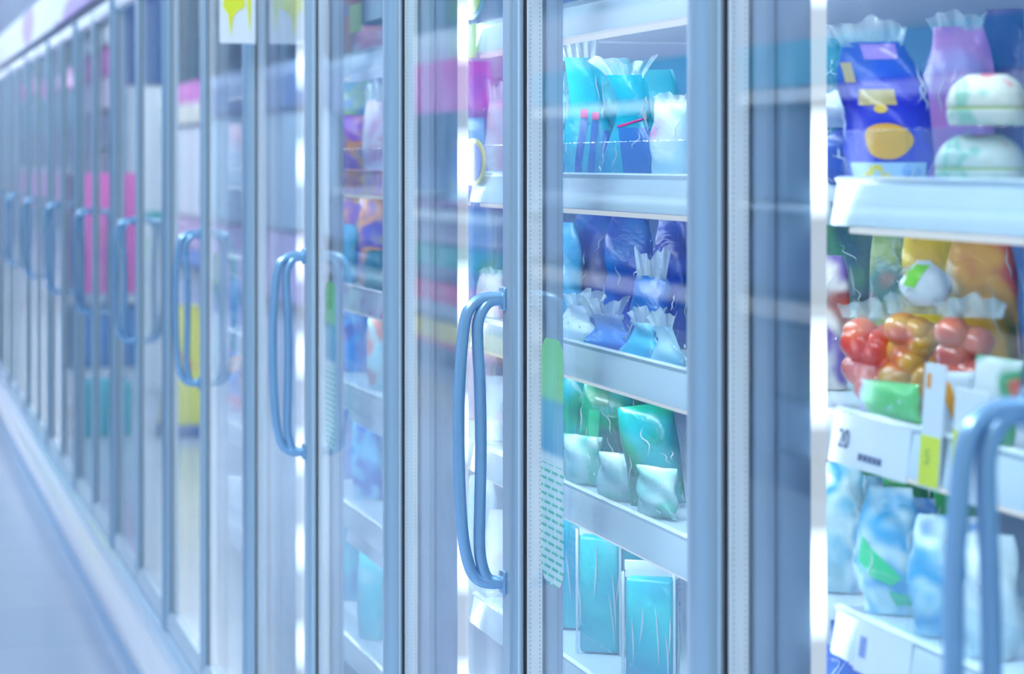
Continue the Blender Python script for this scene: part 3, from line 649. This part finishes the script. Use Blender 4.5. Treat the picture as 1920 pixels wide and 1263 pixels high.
# --- sliver left of the handle -----------------------------------------------------
G3 = 'packages left of the large handle'
for px, row, w, h, cols, Y, c, lab in (
        (900, 1, 60, 215, [(.35, .02, .45), (.55, .04, .50), (.25, .05, .5)], .24, 0, 'magenta bag at the back of the upper shelf, left of the large handle'),
        (934, 1, 45, 180, [(.75, .30, .50), (.70, .55, .75), (.85, .45, .6)], .17, .2, 'pink bag with crimped clear top left of the large handle'),
        (890, 1, 50, 110, [(.15, .25, .60), (.3, .5, .8)], .19, 0, 'lavender blue bag behind the round yellow ring sign'),
        (900, 2, 60, 220, [(.02, .08, .40), (.03, .25, .6), (.02, .20, .22)], .23, 0, 'deep blue bag at the back, second shelf, left of the large handle'),
        (922, 2, 60, 95, [(.75, .03, .18), (.86, .80, .88), (.86, .88, .92), (.8, .5, .6)], .155, .15, 'white and crimson film bag in the bin left of the large handle'),
        (900, 3, 60, 180, [(.55, .45, .70), (.80, .60, .70), (.72, .78, .90)], .20, 0, 'pinkish grey bag between the bars of the large handle'),
        (930, 3, 45, 120, [(.75, .82, .92), (.6, .75, .9), (.8, .6, .7)], .15, 0, 'frosted white packet behind the large handle, third shelf'),
        (905, 4, 60, 170, [(.45, .70, .88), (.72, .86, .94), (.35, .62, .85)], .18, 0, 'frosted pale blue packet below the large handle'),
        (932, 4, 45, 150, [(.70, .85, .93), (.80, .85, .95), (.7, .5, .75)], .15, 0, 'glinting white packet below the large handle beside the stile')):
    put('frozen_food_bag', lab, 'bag', px, row, w, h, printed('sliver_print_%d_%d' % (px, row), cols, 14, seed=px * .1 + row), Y=Y, yaw=55, collar=c, group=G3)

# --- door left of centre ---------------------------------------------------------
G4 = 'packages behind the door left of centre'
for px, row, w, h, cols, Y, c, lab in (
        (694, 0, 60, 62, [(.80, .80, .90), (.75, .12, .3), (.85, .86, .94)], .15, 0, 'white tub like bag with red print on the top shelf, left of centre'),
        (655, 0, 50, 150, [(.06, .10, .40), (.5, .12, .1), (.1, .25, .6)], .22, 0, 'blue bag with rust red print at the back of the top shelf'),
        (668, 1, 62, 190, [(.05, .20, .55), (.10, .50, .60), (.40, .65, .20), (.05, .25, .6)], .23, 0, 'blue bag with lime patch at the back, left of centre'),
        (704, 1, 50, 175, [(.80, .65, .78), (.75, .08, .25), (.85, .80, .90), (.7, .35, .6)], .16, .2, 'pink film bag bulging beside the stile, left of centre'),
        (664, 1, 60, 110, [(.10, .04, .55), (.90, .35, .08), (.30, .05, .60), (.90, .50, .25)], .16, 0, 'violet bag with orange figures on the second shelf, left of centre'),
        (664, 2, 70, 205, [(.10, .02, .45), (.85, .30, .05), (.25, .03, .50), (.90, .55, .05), (.55, .05, .5)], .18, 0, 'violet bag with orange and yellow figures on the third shelf'),
        (700, 2, 55, 200, [(.12, .03, .50), (.90, .38, .10), (.10, .05, .5), (.6, .5, .1)], .17, 0, 'deep violet bag with an orange stripe beside the stile'),
        (650, 2, 45, 110, [(.02, .25, .55), (.05, .45, .70)], .14, 0, 'bright blue bag in front of the violet bags'),
        (705, 2, 45, 75, [(.01, .15, .12), (.02, .35, .25), (.02, .2, .3)], .14, 0, 'small dark green bag in front of the violet bags'),
        (665, 3, 70, 195, [(.02, .10, .50), (.03, .25, .72), (.10, .04, .4)], .18, 0, 'cobalt bag below the pink price strip, left of centre'),
        (708, 3, 42, 165, [(.05, .50, .72), (.5, .8, .85), (.8, .3, .2), (.05, .4, .7)], .15, 0, 'aqua bag with red flecks below the pink price strip'),
        (650, 4, 52, 200, [(.45, .10, .45), (.12, .25, .60), (.6, .5, .75)], .18, .15, 'mauve bag in clear film on the fourth shelf, left of centre'),
        (690, 4, 62, 215, [(.03, .20, .60), (.15, .55, .82), (.02, .10, .5), (.3, .7, .9)], .16, 0, 'bright blue bag in glinting film, fourth shelf, left of centre'),
        (714, 4, 42, 190, [(.01, .05, .30), (.02, .12, .45), (.5, .55, .05), (.02, .1, .4)], .21, 0, 'navy bag with yellow flecks on the fourth shelf beside the stile'),
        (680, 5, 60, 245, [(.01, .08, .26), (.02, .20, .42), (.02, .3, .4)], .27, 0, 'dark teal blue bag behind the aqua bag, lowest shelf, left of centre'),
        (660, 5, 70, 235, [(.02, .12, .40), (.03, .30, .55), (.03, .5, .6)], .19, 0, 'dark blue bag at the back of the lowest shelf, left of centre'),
        (700, 5, 62, 205, [(.05, .62, .75), (.1, .7, .8), (.4, .82, .88)], .15, 0, 'aqua bag on the lowest shelf, left of centre')):
    put('frozen_food_bag', lab, 'bag', px, row, w, h, printed('left_print_%d_%d' % (px, row), cols, 17, seed=px * .13 + row), Y=Y, yaw=58, collar=c, group=G4)
# --- farther doors: a few packages still show
G5 = 'packages behind the farther doors'
far = [(530, 0, 55, 70, [(.02, .12, .5), (.05, .3, .7)], 'dark blue pack on the top shelf behind the small clean handle'),
       (530, 3, 60, 120, [(.35, .10, .35), (.15, .45, .55), (.55, .35, .7)], 'purple and teal pack level with the small handle'),
       (530, 4, 60, 120, [(.03, .10, .45), (.75, .08, .15), (.04, .2, .6), (.8, .6, .05)], 'blue and red pack under the small handle'),
       (530, 5, 60, 110, [(.30, .18, .20), (.05, .2, .5), (.1, .4, .7)], 'brown and blue pack low behind the small handle'),
       (437, 1, 40, 90, [(.75, .2, .3), (.85, .75, .85)], 'pinkish pack behind the second wide stile'),
       (437, 3, 45, 95, [(.02, .35, .55), (.05, .2, .6)], 'teal pack behind the far loop handle'),
       (437, 4, 45, 120, [(.65, .08, .15), (.04, .15, .6), (.80, .35, .05), (.1, .3, .6)], 'red and blue pack above the white tub')]
for px, row, w, h, cols, lab in far:
    put('frozen_food_bag', lab, 'bag', px, row, w, h, printed('far_print_%d_%d' % (px, row), cols, 17, seed=px * .17 + row), Y=.15, yaw=60, group=G5, film=False)
# white tub with lid
X = x_at(438, .14)
tub = thing('ice_cream_tub', 'round white tub with lid low behind the far loop handle door', 'tub', (X, .15, SHELF[5] + .001))
def lathe(prof, seg=32):
    bm = bmesh.new(); rings = [[bm.verts.new((r * math.cos(2 * PI * i / seg), r * math.sin(2 * PI * i / seg), z)) for i in range(seg)] for r, z in prof]
    for j in range(len(rings) - 1):
        for i in range(seg): bm.faces.new((rings[j][i], rings[j][(i + 1) % seg], rings[j + 1][(i + 1) % seg], rings[j + 1][i]))
    bm.faces.new(rings[0][::-1]); bm.faces.new(rings[-1]); return bm
obj('tub', lathe([(.019, 0), (.023, .004), (.026, .035), (.026, .04)]), M['white'], tub)
obj('lid', lathe([(.0275, .04), (.0285, .042), (.0285, .075), (.026, .085), (.018, .088)]), M['white'], tub)

# ------------------------------------------------------------------ cards and signs on the price rails
def text(body, size, m, parent, loc, rot=(R(90), 0, 0)):
    c = bpy.data.curves.new('digits', 'FONT'); c.body = body; c.size = size; c.extrude = .0002; c.materials.append(m)
    o = bpy.data.objects.new('digits', c); C.objects.link(o); me = bpy.data.meshes.new_from_object(o); bpy.data.objects.remove(o)
    o = bpy.data.objects.new('digits', me); link(o, parent); o.location = loc; o.rotation_euler = rot; return o
def card(name, label, px0, px1, Y, z0, z1, m, lean=0.0, parts=(), group='price cards on the rails'):
    xa, xb = x_at(px0, Y), x_at(px1, Y); w = xb - xa
    t = thing(name, label, 'price card', (xa, Y, z0), 0, group)
    t.rotation_euler = (R(lean), 0, 0)
    obj('card', B(0, w, -.0008, .0008, 0, z1 - z0, .0005, 1), m, t, False)
    for pn, a, b, c, d, pm in parts: obj(pn, B(a * w, b * w, -.0013, -.0007, c * (z1 - z0), d * (z1 - z0)), pm, t, False)
    return t, w
zR2 = LEV[2]
t, w = card('price_card', 'white price card with dark digits hanging on the second rail', 1538, 1698, .094, zR2 - .004, zR2 + .042, M['card'], -8)
text('20', .024, M['ink'], t, (w * .20, -.0015, .015))
for i in range(5): obj('fine_print', B(w * (.46 + .055 * i), w * (.50 + .055 * i), -.0014, -.0007, .008, .014), M['ink'], t, False)
t, w = card('price_card', 'tall white card with orange dot and yellow lower half behind the nearest handle', 1722, 1760, .092, zR2 - .002, zR2 + .10, M['card'], -4,
            [('yellow_field', .02, .98, .02, .42, M['ycard']), ('orange_dot', .15, .35, .80, .92, ink((.95, .35, .02)))])
text('5', .018, ink((.3, .45, .05)), t, (w * .3, -.0016, .02))
t, w = card('price_card', 'white card with yellow half seen between the bars of the nearest handle', 1780, 1842, .092, zR2 - .004, zR2 + .085, M['card'], -4,
            [('yellow_field', .02, .55, .30, .62, M['ycard']), ('green_dot', .45, .6, .68, .80, ink((.5, .7, .1)))])
text('5', .016, ink((.3, .45, .05)), t, (w * .2, -.0016, .03))
card('price_card', 'bluish white card clipped low on the third rail under the pale bags', 1600, 1700, .094, LEV[3] - .003, LEV[3] + .042, M['card'], -8,
     [('fine_print', .08, .2, .3, .7, ink((.2, .3, .7)))])
zK3, zK4 = LEV[3], LEV[4]
card('price_card', 'white price card with small print under the cobalt bag, left of centre', 652, 722, .094, zK3 - .018, zK3 + .035, M['card'], -10, [('fine_print', .15, .5, .3, .6, ink((.2, .6, .7)))])
card('price_card', 'large white card on the lowest rail, left of centre', 648, 722, .094, zK4 - .02, zK4 + .04, M['card'], -10)
card('price_card', 'white price card on the top rail, left of centre', 654, 722, .094, LEV[0] - .012, LEV[0] + .036, M['card'], -8)
card('price_card', 'pale lime card clipped above the top rail, left of centre', 656, 678, .092, LEV[0] + .075, LEV[0] + .125, pbr('lime_card', (.55, .75, .25), .5), 0)
card('price_card', 'pale blue card above the top rail beside the lime card', 684, 716, .092, LEV[0] + .088, LEV[0] + .145, pbr('bluish_card', (.60, .74, .90), .5), 0)
def ring_sign(label, px, Y, z, r, c1, c2):
    X = x_at(px, Y)
    t = thing('rail_sign', label, 'sign', (X, Y, z), 0, 'round wobbler signs on the rails')
    b = bmesh.new(); n = 40
    prism(b, [(r * 1.9 * math.cos(2 * PI * i / n), r * math.sin(2 * PI * i / n)) for i in range(n)], 0, .002, 'y'); obj('ring', b, ink(c1), t, False)
    b = bmesh.new(); prism(b, [(r * 1.55 * math.cos(2 * PI * i / n), r * .80 * math.sin(2 * PI * i / n)) for i in range(n)], -.0008, .0, 'y'); obj('centre', b, ink(c2), t, False)
    obj('clip', B(-.006, .006, .002, .006, -r - .03, -r * .5), M['acrylic'], t, False)
ring_sign('round sign with yellow ring and violet centre left of the large handle', 886, .092, LEV[1] + .058, .034, (.95, .72, .02), (.22, .22, .72))
ring_sign('round teal ring sign with lime centre at the top rail above the large handle', 884, .092, LEV[0] + .085, .036, (.05, .45, .65), (.55, .80, .03))
card('price_card', 'bright lime green card clipped to the top rail beside the ring sign', 878, 892, .090, LEV[0] - .006, LEV[0] + .042, pbr('lime_bright', (.45, .78, .02), .45), 0)
# flag sign hung across the aisle side of the far pair of doors
fx = -4.50
flag = thing('flag_sign', 'white hanging flag sign with lime yellow drip shape at the top of the doors', 'sign', (fx, -.03, 1.69))
obj('board', B(-.002, .002, -.052, .018, 0, .42, .001, 1), M['card'], flag, False)
b = bmesh.new(); prism(b, [(-.046, .42), (-.046, .07), (-.036, .055), (-.031, .012), (-.026, .05), (-.018, .062), (-.004, .07), (-.004, .42)], .0021, .0029, 'x')
obj('lime_print', b, M['ycard'], flag, False)
b = bmesh.new(); prism(b, [(.002, .42), (.0, .08), (.006, .02), (.009, .08), (.009, .42)], .0021, .0029, 'x'); obj('lime_stripe', b, M['ycard'], flag, False)
obj('bracket', B(-.004, .004, -.04, .03, .42, .43), M['alu2'], flag, False)

# ------------------------------------------------------------------ the aisle that the glass mirrors
YG = -3.2
def gondola(label, xa, xb, bands, back, top=2.45):
    t = thing('gondola_shelving', label, 'shelving', ((xa + xb) / 2, YG, 0), 0, 'shelving across the aisle')
    L_ = (xb - xa) / 2
    obj('back_board', B(-L_, L_, -.55, -.40, 0, top), pbr('board_%d' % int(-xa * 10), back, .6), t, False)
    obj('kick', B(-L_, L_, -.40, -.02, 0, .15), ink((.03, .04, .12)), t, False)
    for z0, z1, c, nmz in bands:
        o = obj(nmz, B(-L_, L_, -.01 if nmz != 'goods_row' else -.12, .0 if nmz != 'goods_row' else -.06, z0, z1), ink(c, .5), t, False)
        if nmz == 'shelf_front': obj('shelf_board', B(-L_, L_, -.40, -.01, z0 + .01, z0 + .03), M['white'], o, False)
W_, GR, PK, YL, TE = (.88, .90, .92), (.0, .46, .34), (.92, .02, .18), (.98, .70, .0), (.0, .42, .64)
gondola('mirrored shelving with magenta top board and green, red and yellow shelf fronts', -17.6, -13.9,
        [(1.82, 2.19, (.80, .03, .55), 'header_board'), (2.19, 2.40, (.55, .62, .78), 'header_trim'), (1.14, 1.19, (.30, .06, .30), 'shelf_front'), (1.05, 1.12, W_, 'shelf_front'), (.88, 1.04, (.62, .55, .68), 'goods_row'),
         (.72, .87, GR, 'shelf_front'), (.62, .72, (.55, .52, .66), 'goods_row'), (.46, .61, PK, 'shelf_front'), (.34, .46, W_, 'goods_row'), (.19, .33, YL, 'shelf_front'), (.15, .19, (.75, .05, .15), 'shelf_front')], (.30, .48, .66))
gondola('shelving with teal top board above a cream shelf front, mirrored in the nearest glass', -13.8, -6.5,
        [(1.80, 2.00, TE, 'header_board'), (2.0, 2.3, (.40, .42, .55), 'header_trim'), (1.73, 1.79, W_, 'shelf_front'), (1.30, 1.68, (.02, .06, .18), 'goods_row'), (.90, 1.2, (.03, .08, .26), 'goods_row'), (1.24, 1.255, (.3, .35, .5), 'shelf_front'),
         (.76, .84, (.85, .76, .64), 'shelf_front'), (.42, .72, (.07, .05, .09), 'goods_row'), (.16, .38, (.03, .06, .18), 'goods_row')], (.04, .09, .24))
gondola('shelving with navy upper boards and lilac base, mirrored left of centre', -27.5, -20.6,
        [(2.0, 2.32, (.03, .12, .40), 'header_board'), (2.32, 2.44, (.30, .45, .75), 'header_trim'), (.80, 1.98, (.36, .56, .74), 'goods_row'), (.12, .78, (.55, .40, .74), 'shelf_front')], (.36, .55, .74))
gondola('shelving with slate boards between the colourful and the navy ones, mirrored left of centre', -20.5, -17.7,
        [(1.9, 2.3, (.10, .18, .34), 'header_board'), (1.2, 1.24, (.4, .5, .65), 'shelf_front'), (.8, 1.15, (.03, .08, .22), 'goods_row'), (.5, .54, (.4, .5, .65), 'shelf_front'), (.16, .45, (.03, .06, .18), 'goods_row')], (.05, .12, .28))
gondola('shelving with white boards and pink trim, mirrored behind the far loop handle', -36, -27.7,
        [(2.2, 2.45, (.62, .05, .45), 'header_board'), (1.95, 2.19, (.80, .74, .62), 'header_trim'), (.80, 1.9, (.82, .80, .88), 'goods_row'), (.42, .78, (.70, .36, .66), 'shelf_front'), (.2, .4, (.05, .15, .6), 'shelf_front')], (.70, .70, .82))
gondola('farthest shelving with magenta boards over dark goods, mirrored in the distant doors', -61, -36.2,
        [(3.0, 3.4, (.66, .04, .42), 'header_board'), (2.2, 2.95, (.02, .13, .22), 'goods_row'), (1.35, 2.15, (.05, .02, .14), 'goods_row'), (1.27, 1.33, W_, 'shelf_front'), (.5, 1.25, (.88, .20, .62), 'shelf_front'), (.1, .45, (.03, .16, .45), 'goods_row')], (.05, .08, .25), 3.4)
st_ = thing('display_stand', 'long display stand with magenta header over dark goods, mirrored in the distant doors', 'display stand', (-24.6, -1.56, 0))
for z0, z1, c, nmz in ((2.60, 2.76, W_, 'top_board'), (2.30, 2.56, (.68, .03, .42), 'header_board'), (1.98, 2.28, (.78, .55, .70), 'poster'), (1.60, 1.95, (.04, .04, .22), 'goods_row'), (1.22, 1.56, (.16, .02, .20), 'goods_row'), (1.0, 1.18, (.28, .03, .22), 'goods_row'),
                       (.96, .99, W_, 'shelf_front'), (.34, .94, (.82, .60, .72), 'poster'), (.24, .32, (.04, .14, .40), 'shelf_front'), (.0, .22, (.62, .74, .86), 'base')):
    obj(nmz, B(-2.2, 2.2, -.3, .06 if nmz != 'goods_row' else .0, z0, z1), ink(c, .5), st_, False)
obj('back_board', B(-2.2, 2.2, -.36, -.3, 0, 2.76), M['card'], st_, False)
# made-up carton trolley standing in for blurred pink and blue shapes, and teal crate
tr = thing('stock_trolley', 'stock trolley of pink and blue cartons mirrored in the distant doors', 'trolley', (-13.6, -.56, 0))
obj('deck', B(-.25, .25, -.26, .2, .28, .30, .004), M['alu'], tr)
for sx in (-1, 1):
    for sy in (-.24, .18): obj('post', tube(bmesh.new(), [Vector((sx * .235, sy, .02)), Vector((sx * .235, sy, 1.5))], .012), M['alu'], tr)
for sx in (-1, 1):
    for sy in (-.24, .18): obj('wheel', B(sx * .235 - .02, sx * .235 + .02, sy - .012, sy + .012, 0, .06, .01), M['gasket'], tr)
obj('upper_deck', B(-.25, .25, -.26, .2, .70, .715, .004), M['alu'], tr)
for i in range(3):
    y0 = -.22 + i * .14
    tag(obj('carton', B(-13.8, -13.42, -.56 + y0, -.56 + y0 + .115, .716, 1.40, .006), pbr('pink_carton%d' % i, (.88, .10, .55), .5)), ['tall hot pink carton on the trolley, farthest from the doors', 'tall hot pink carton in the middle of the trolley', 'tall hot pink carton on the trolley, closest to the doors'][i], 'carton', 'pink cartons on the trolley')
    tag(obj('carton', B(-13.8, -13.42, -.56 + y0, -.56 + y0 + .115, .301, .64, .006), pbr('blue_carton%d' % i, (.03, .22, .62), .5)), ['blue carton under the trolley deck, farthest from the doors', 'blue carton under the trolley deck, in the middle', 'blue carton under the trolley deck, closest to the doors'][i], 'carton', 'blue cartons on the trolley')
tag(obj('crate', B(-12.95, -12.6, -.62, -.34, .0, .285, .01), pbr('teal_crate', (.0, .38, .48), .4)), 'teal plastic crate on the floor in front of the stock trolley', 'crate')
# yellow floor sign
ys = thing('floor_sign', 'yellow floor caution sign with red triangle, mirrored low in the far doors', 'sign', (-12.6, -.94, 0))
for k, s in enumerate((-1, 1)):
    b = bmesh.new(); prism(b, [(-.13, .06), (.13, .06), (.085, .66), (.07, .70), (-.07, .70), (-.085, .66)], -.006, .006, 'x')
    o = obj('panel', b, pbr('yellow_plastic%d' % k, (.88, .84, .0), .4), ys); o.location = (s * .07, 0, 0); o.rotation_euler = (0, R(-s * 6), 0)
    b = bmesh.new(); prism(b, [(-.05, .36), (.05, .36), (0, .46)], .0062, .009, 'x'); obj('red_triangle', b, ink((.85, .10, .02)), o, False)
    b = bmesh.new(); prism(b, [(-.032, .371), (.032, .371), (0, .436)], .0092, .0105, 'x'); obj('triangle_centre', b, ink((.88, .84, .0)), o, False)
obj('foot', B(-.14, .14, -.14, .14, .0, .06, .01), ink((.05, .10, .35)), ys)
# white promotional pillar behind the sign
pp = thing('promotion_pillar', 'white square pillar with navy upper part mirrored above the yellow sign', 'pillar', (-15.2, -1.02, 0))
obj('shaft', B(-.2, .2, -.16, .16, 0, 1.95, .01), M['white'], pp)
obj('navy_top', B(-.21, .21, -.17, .17, 1.96, 3.2, .01), ink((.03, .12, .38)), pp)
obj('teal_band', B(-.205, .205, -.165, .165, 1.10, 1.15), ink((.02, .48, .50)), pp, False)

# ------------------------------------------------------------------ lights of the place and added fill lamps
cl_m = emis('ceiling_tube', (.92, .97, 1), 8)
hs = None
for i in range(12):
    x = 1.0 - i * 4.4
    lab = f"long white ceiling light above the aisle, {ordn[i + 1]} from the near end"
    if i == 0:
        hs = thing('ceiling_light', lab, 'ceiling light', (x, -1.9, 3.46), 0, 'ceiling lights over the aisle')
        obj('housing', B(-1.3, 1.3, -.12, .12, .05, .25, .01), M['white'], hs)
        obj('tube', B(-1.25, 1.25, -.09, .09, .0, .05, .02), cl_m, hs)
        for sx in (-1, 1): obj('hanger', tube(bmesh.new(), [Vector((sx, 0, .25)), Vector((sx, 0, .738))], .006), M['white'], hs)
    else: dup(hs, (x, -1.9, 3.46), None, lab)
def area(name, loc, rot, sx, sy, e, col):
    l = bpy.data.lights.new(name, 'AREA'); l.shape = 'RECTANGLE'; l.size = sx; l.size_y = sy; l.energy = e; l.color = col
    o = bpy.data.objects.new(name, l); link(o); o.location = loc; o.rotation_euler = rot; return o
for i in range(7):
    area('ceiling_light_lamp', (-2 - i * 9, -1.9, 3.45), (0, 0, 0), 5, .5, 195, (.92, .98, 1))
    area('ceiling_light_glow', (-4 - i * 14, -1.9, 3.45), (R(180), 0, 0), 9, .4, 200, (.92, .98, 1))  # upward lamps added to brighten the ceiling
for k in range(5):
    for sgn in (-1, 1):
        area('light_strip_lamp', (-HINGE[k] + sgn * .022, .088, 1.1), (R(90), 0, R(-sgn * 62)), .012, 1.55, .3, (.92, .99, 1))
for k in range(4):
    for z in LEV[:5]:
        area('shelf_light_lamp', (-HINGE[k] - .65, .108, z - .007), (R(40), 0, 0), 1.2, .008, 1.15 if k == 0 else 2.1, (.90, .99, 1))  # unseen fill lamps, added to brighten the package fronts
    area('top_light_lamp', (-HINGE[k] - .65, .082, 1.944), (R(30), 0, 0), 1.2, .012, 1.5 if k == 0 else 2.5, (.90, .99, 1))
w = bpy.data.worlds.new('store_air'); sc.world = w; w.use_nodes = True
w.node_tree.nodes['Background'].inputs[0].default_value = (.78, .92, 1, 1); w.node_tree.nodes['Background'].inputs[1].default_value = .6

# ------------------------------------------------------------------ camera
cd = bpy.data.cameras.new('camera'); cam = bpy.data.objects.new('camera', cd); link(cam)
cam.location = (0, -CD, EYE); cam.rotation_euler = (R(90), 0, PI / 2 - TH)
cd.sensor_width = 36; cd.lens = F / 1920 * 36; cd.shift_y = (HY - 631.5) / 1920; cd.clip_start = .05; cd.clip_end = 200
cd.dof.use_dof = True; cd.dof.focus_distance = 2.85; cd.dof.aperture_fstop = 6.0
sc.camera = cam
vs = sc.view_settings; vs.view_transform = 'Standard'; vs.look = 'None'; vs.gamma = 1; vs.exposure = -0.28; vs.use_curve_mapping = False
cy_ = sc.cycles; cy_.use_denoising = True; cy_.use_adaptive_sampling = True; cy_.adaptive_threshold = .03; cy_.max_bounces = 14; cy_.transparent_max_bounces = 40; cy_.glossy_bounces = 8; cy_.diffuse_bounces = 4
cy_.sample_clamp_indirect = 6; cy_.caustics_reflective = False; cy_.caustics_refractive = False
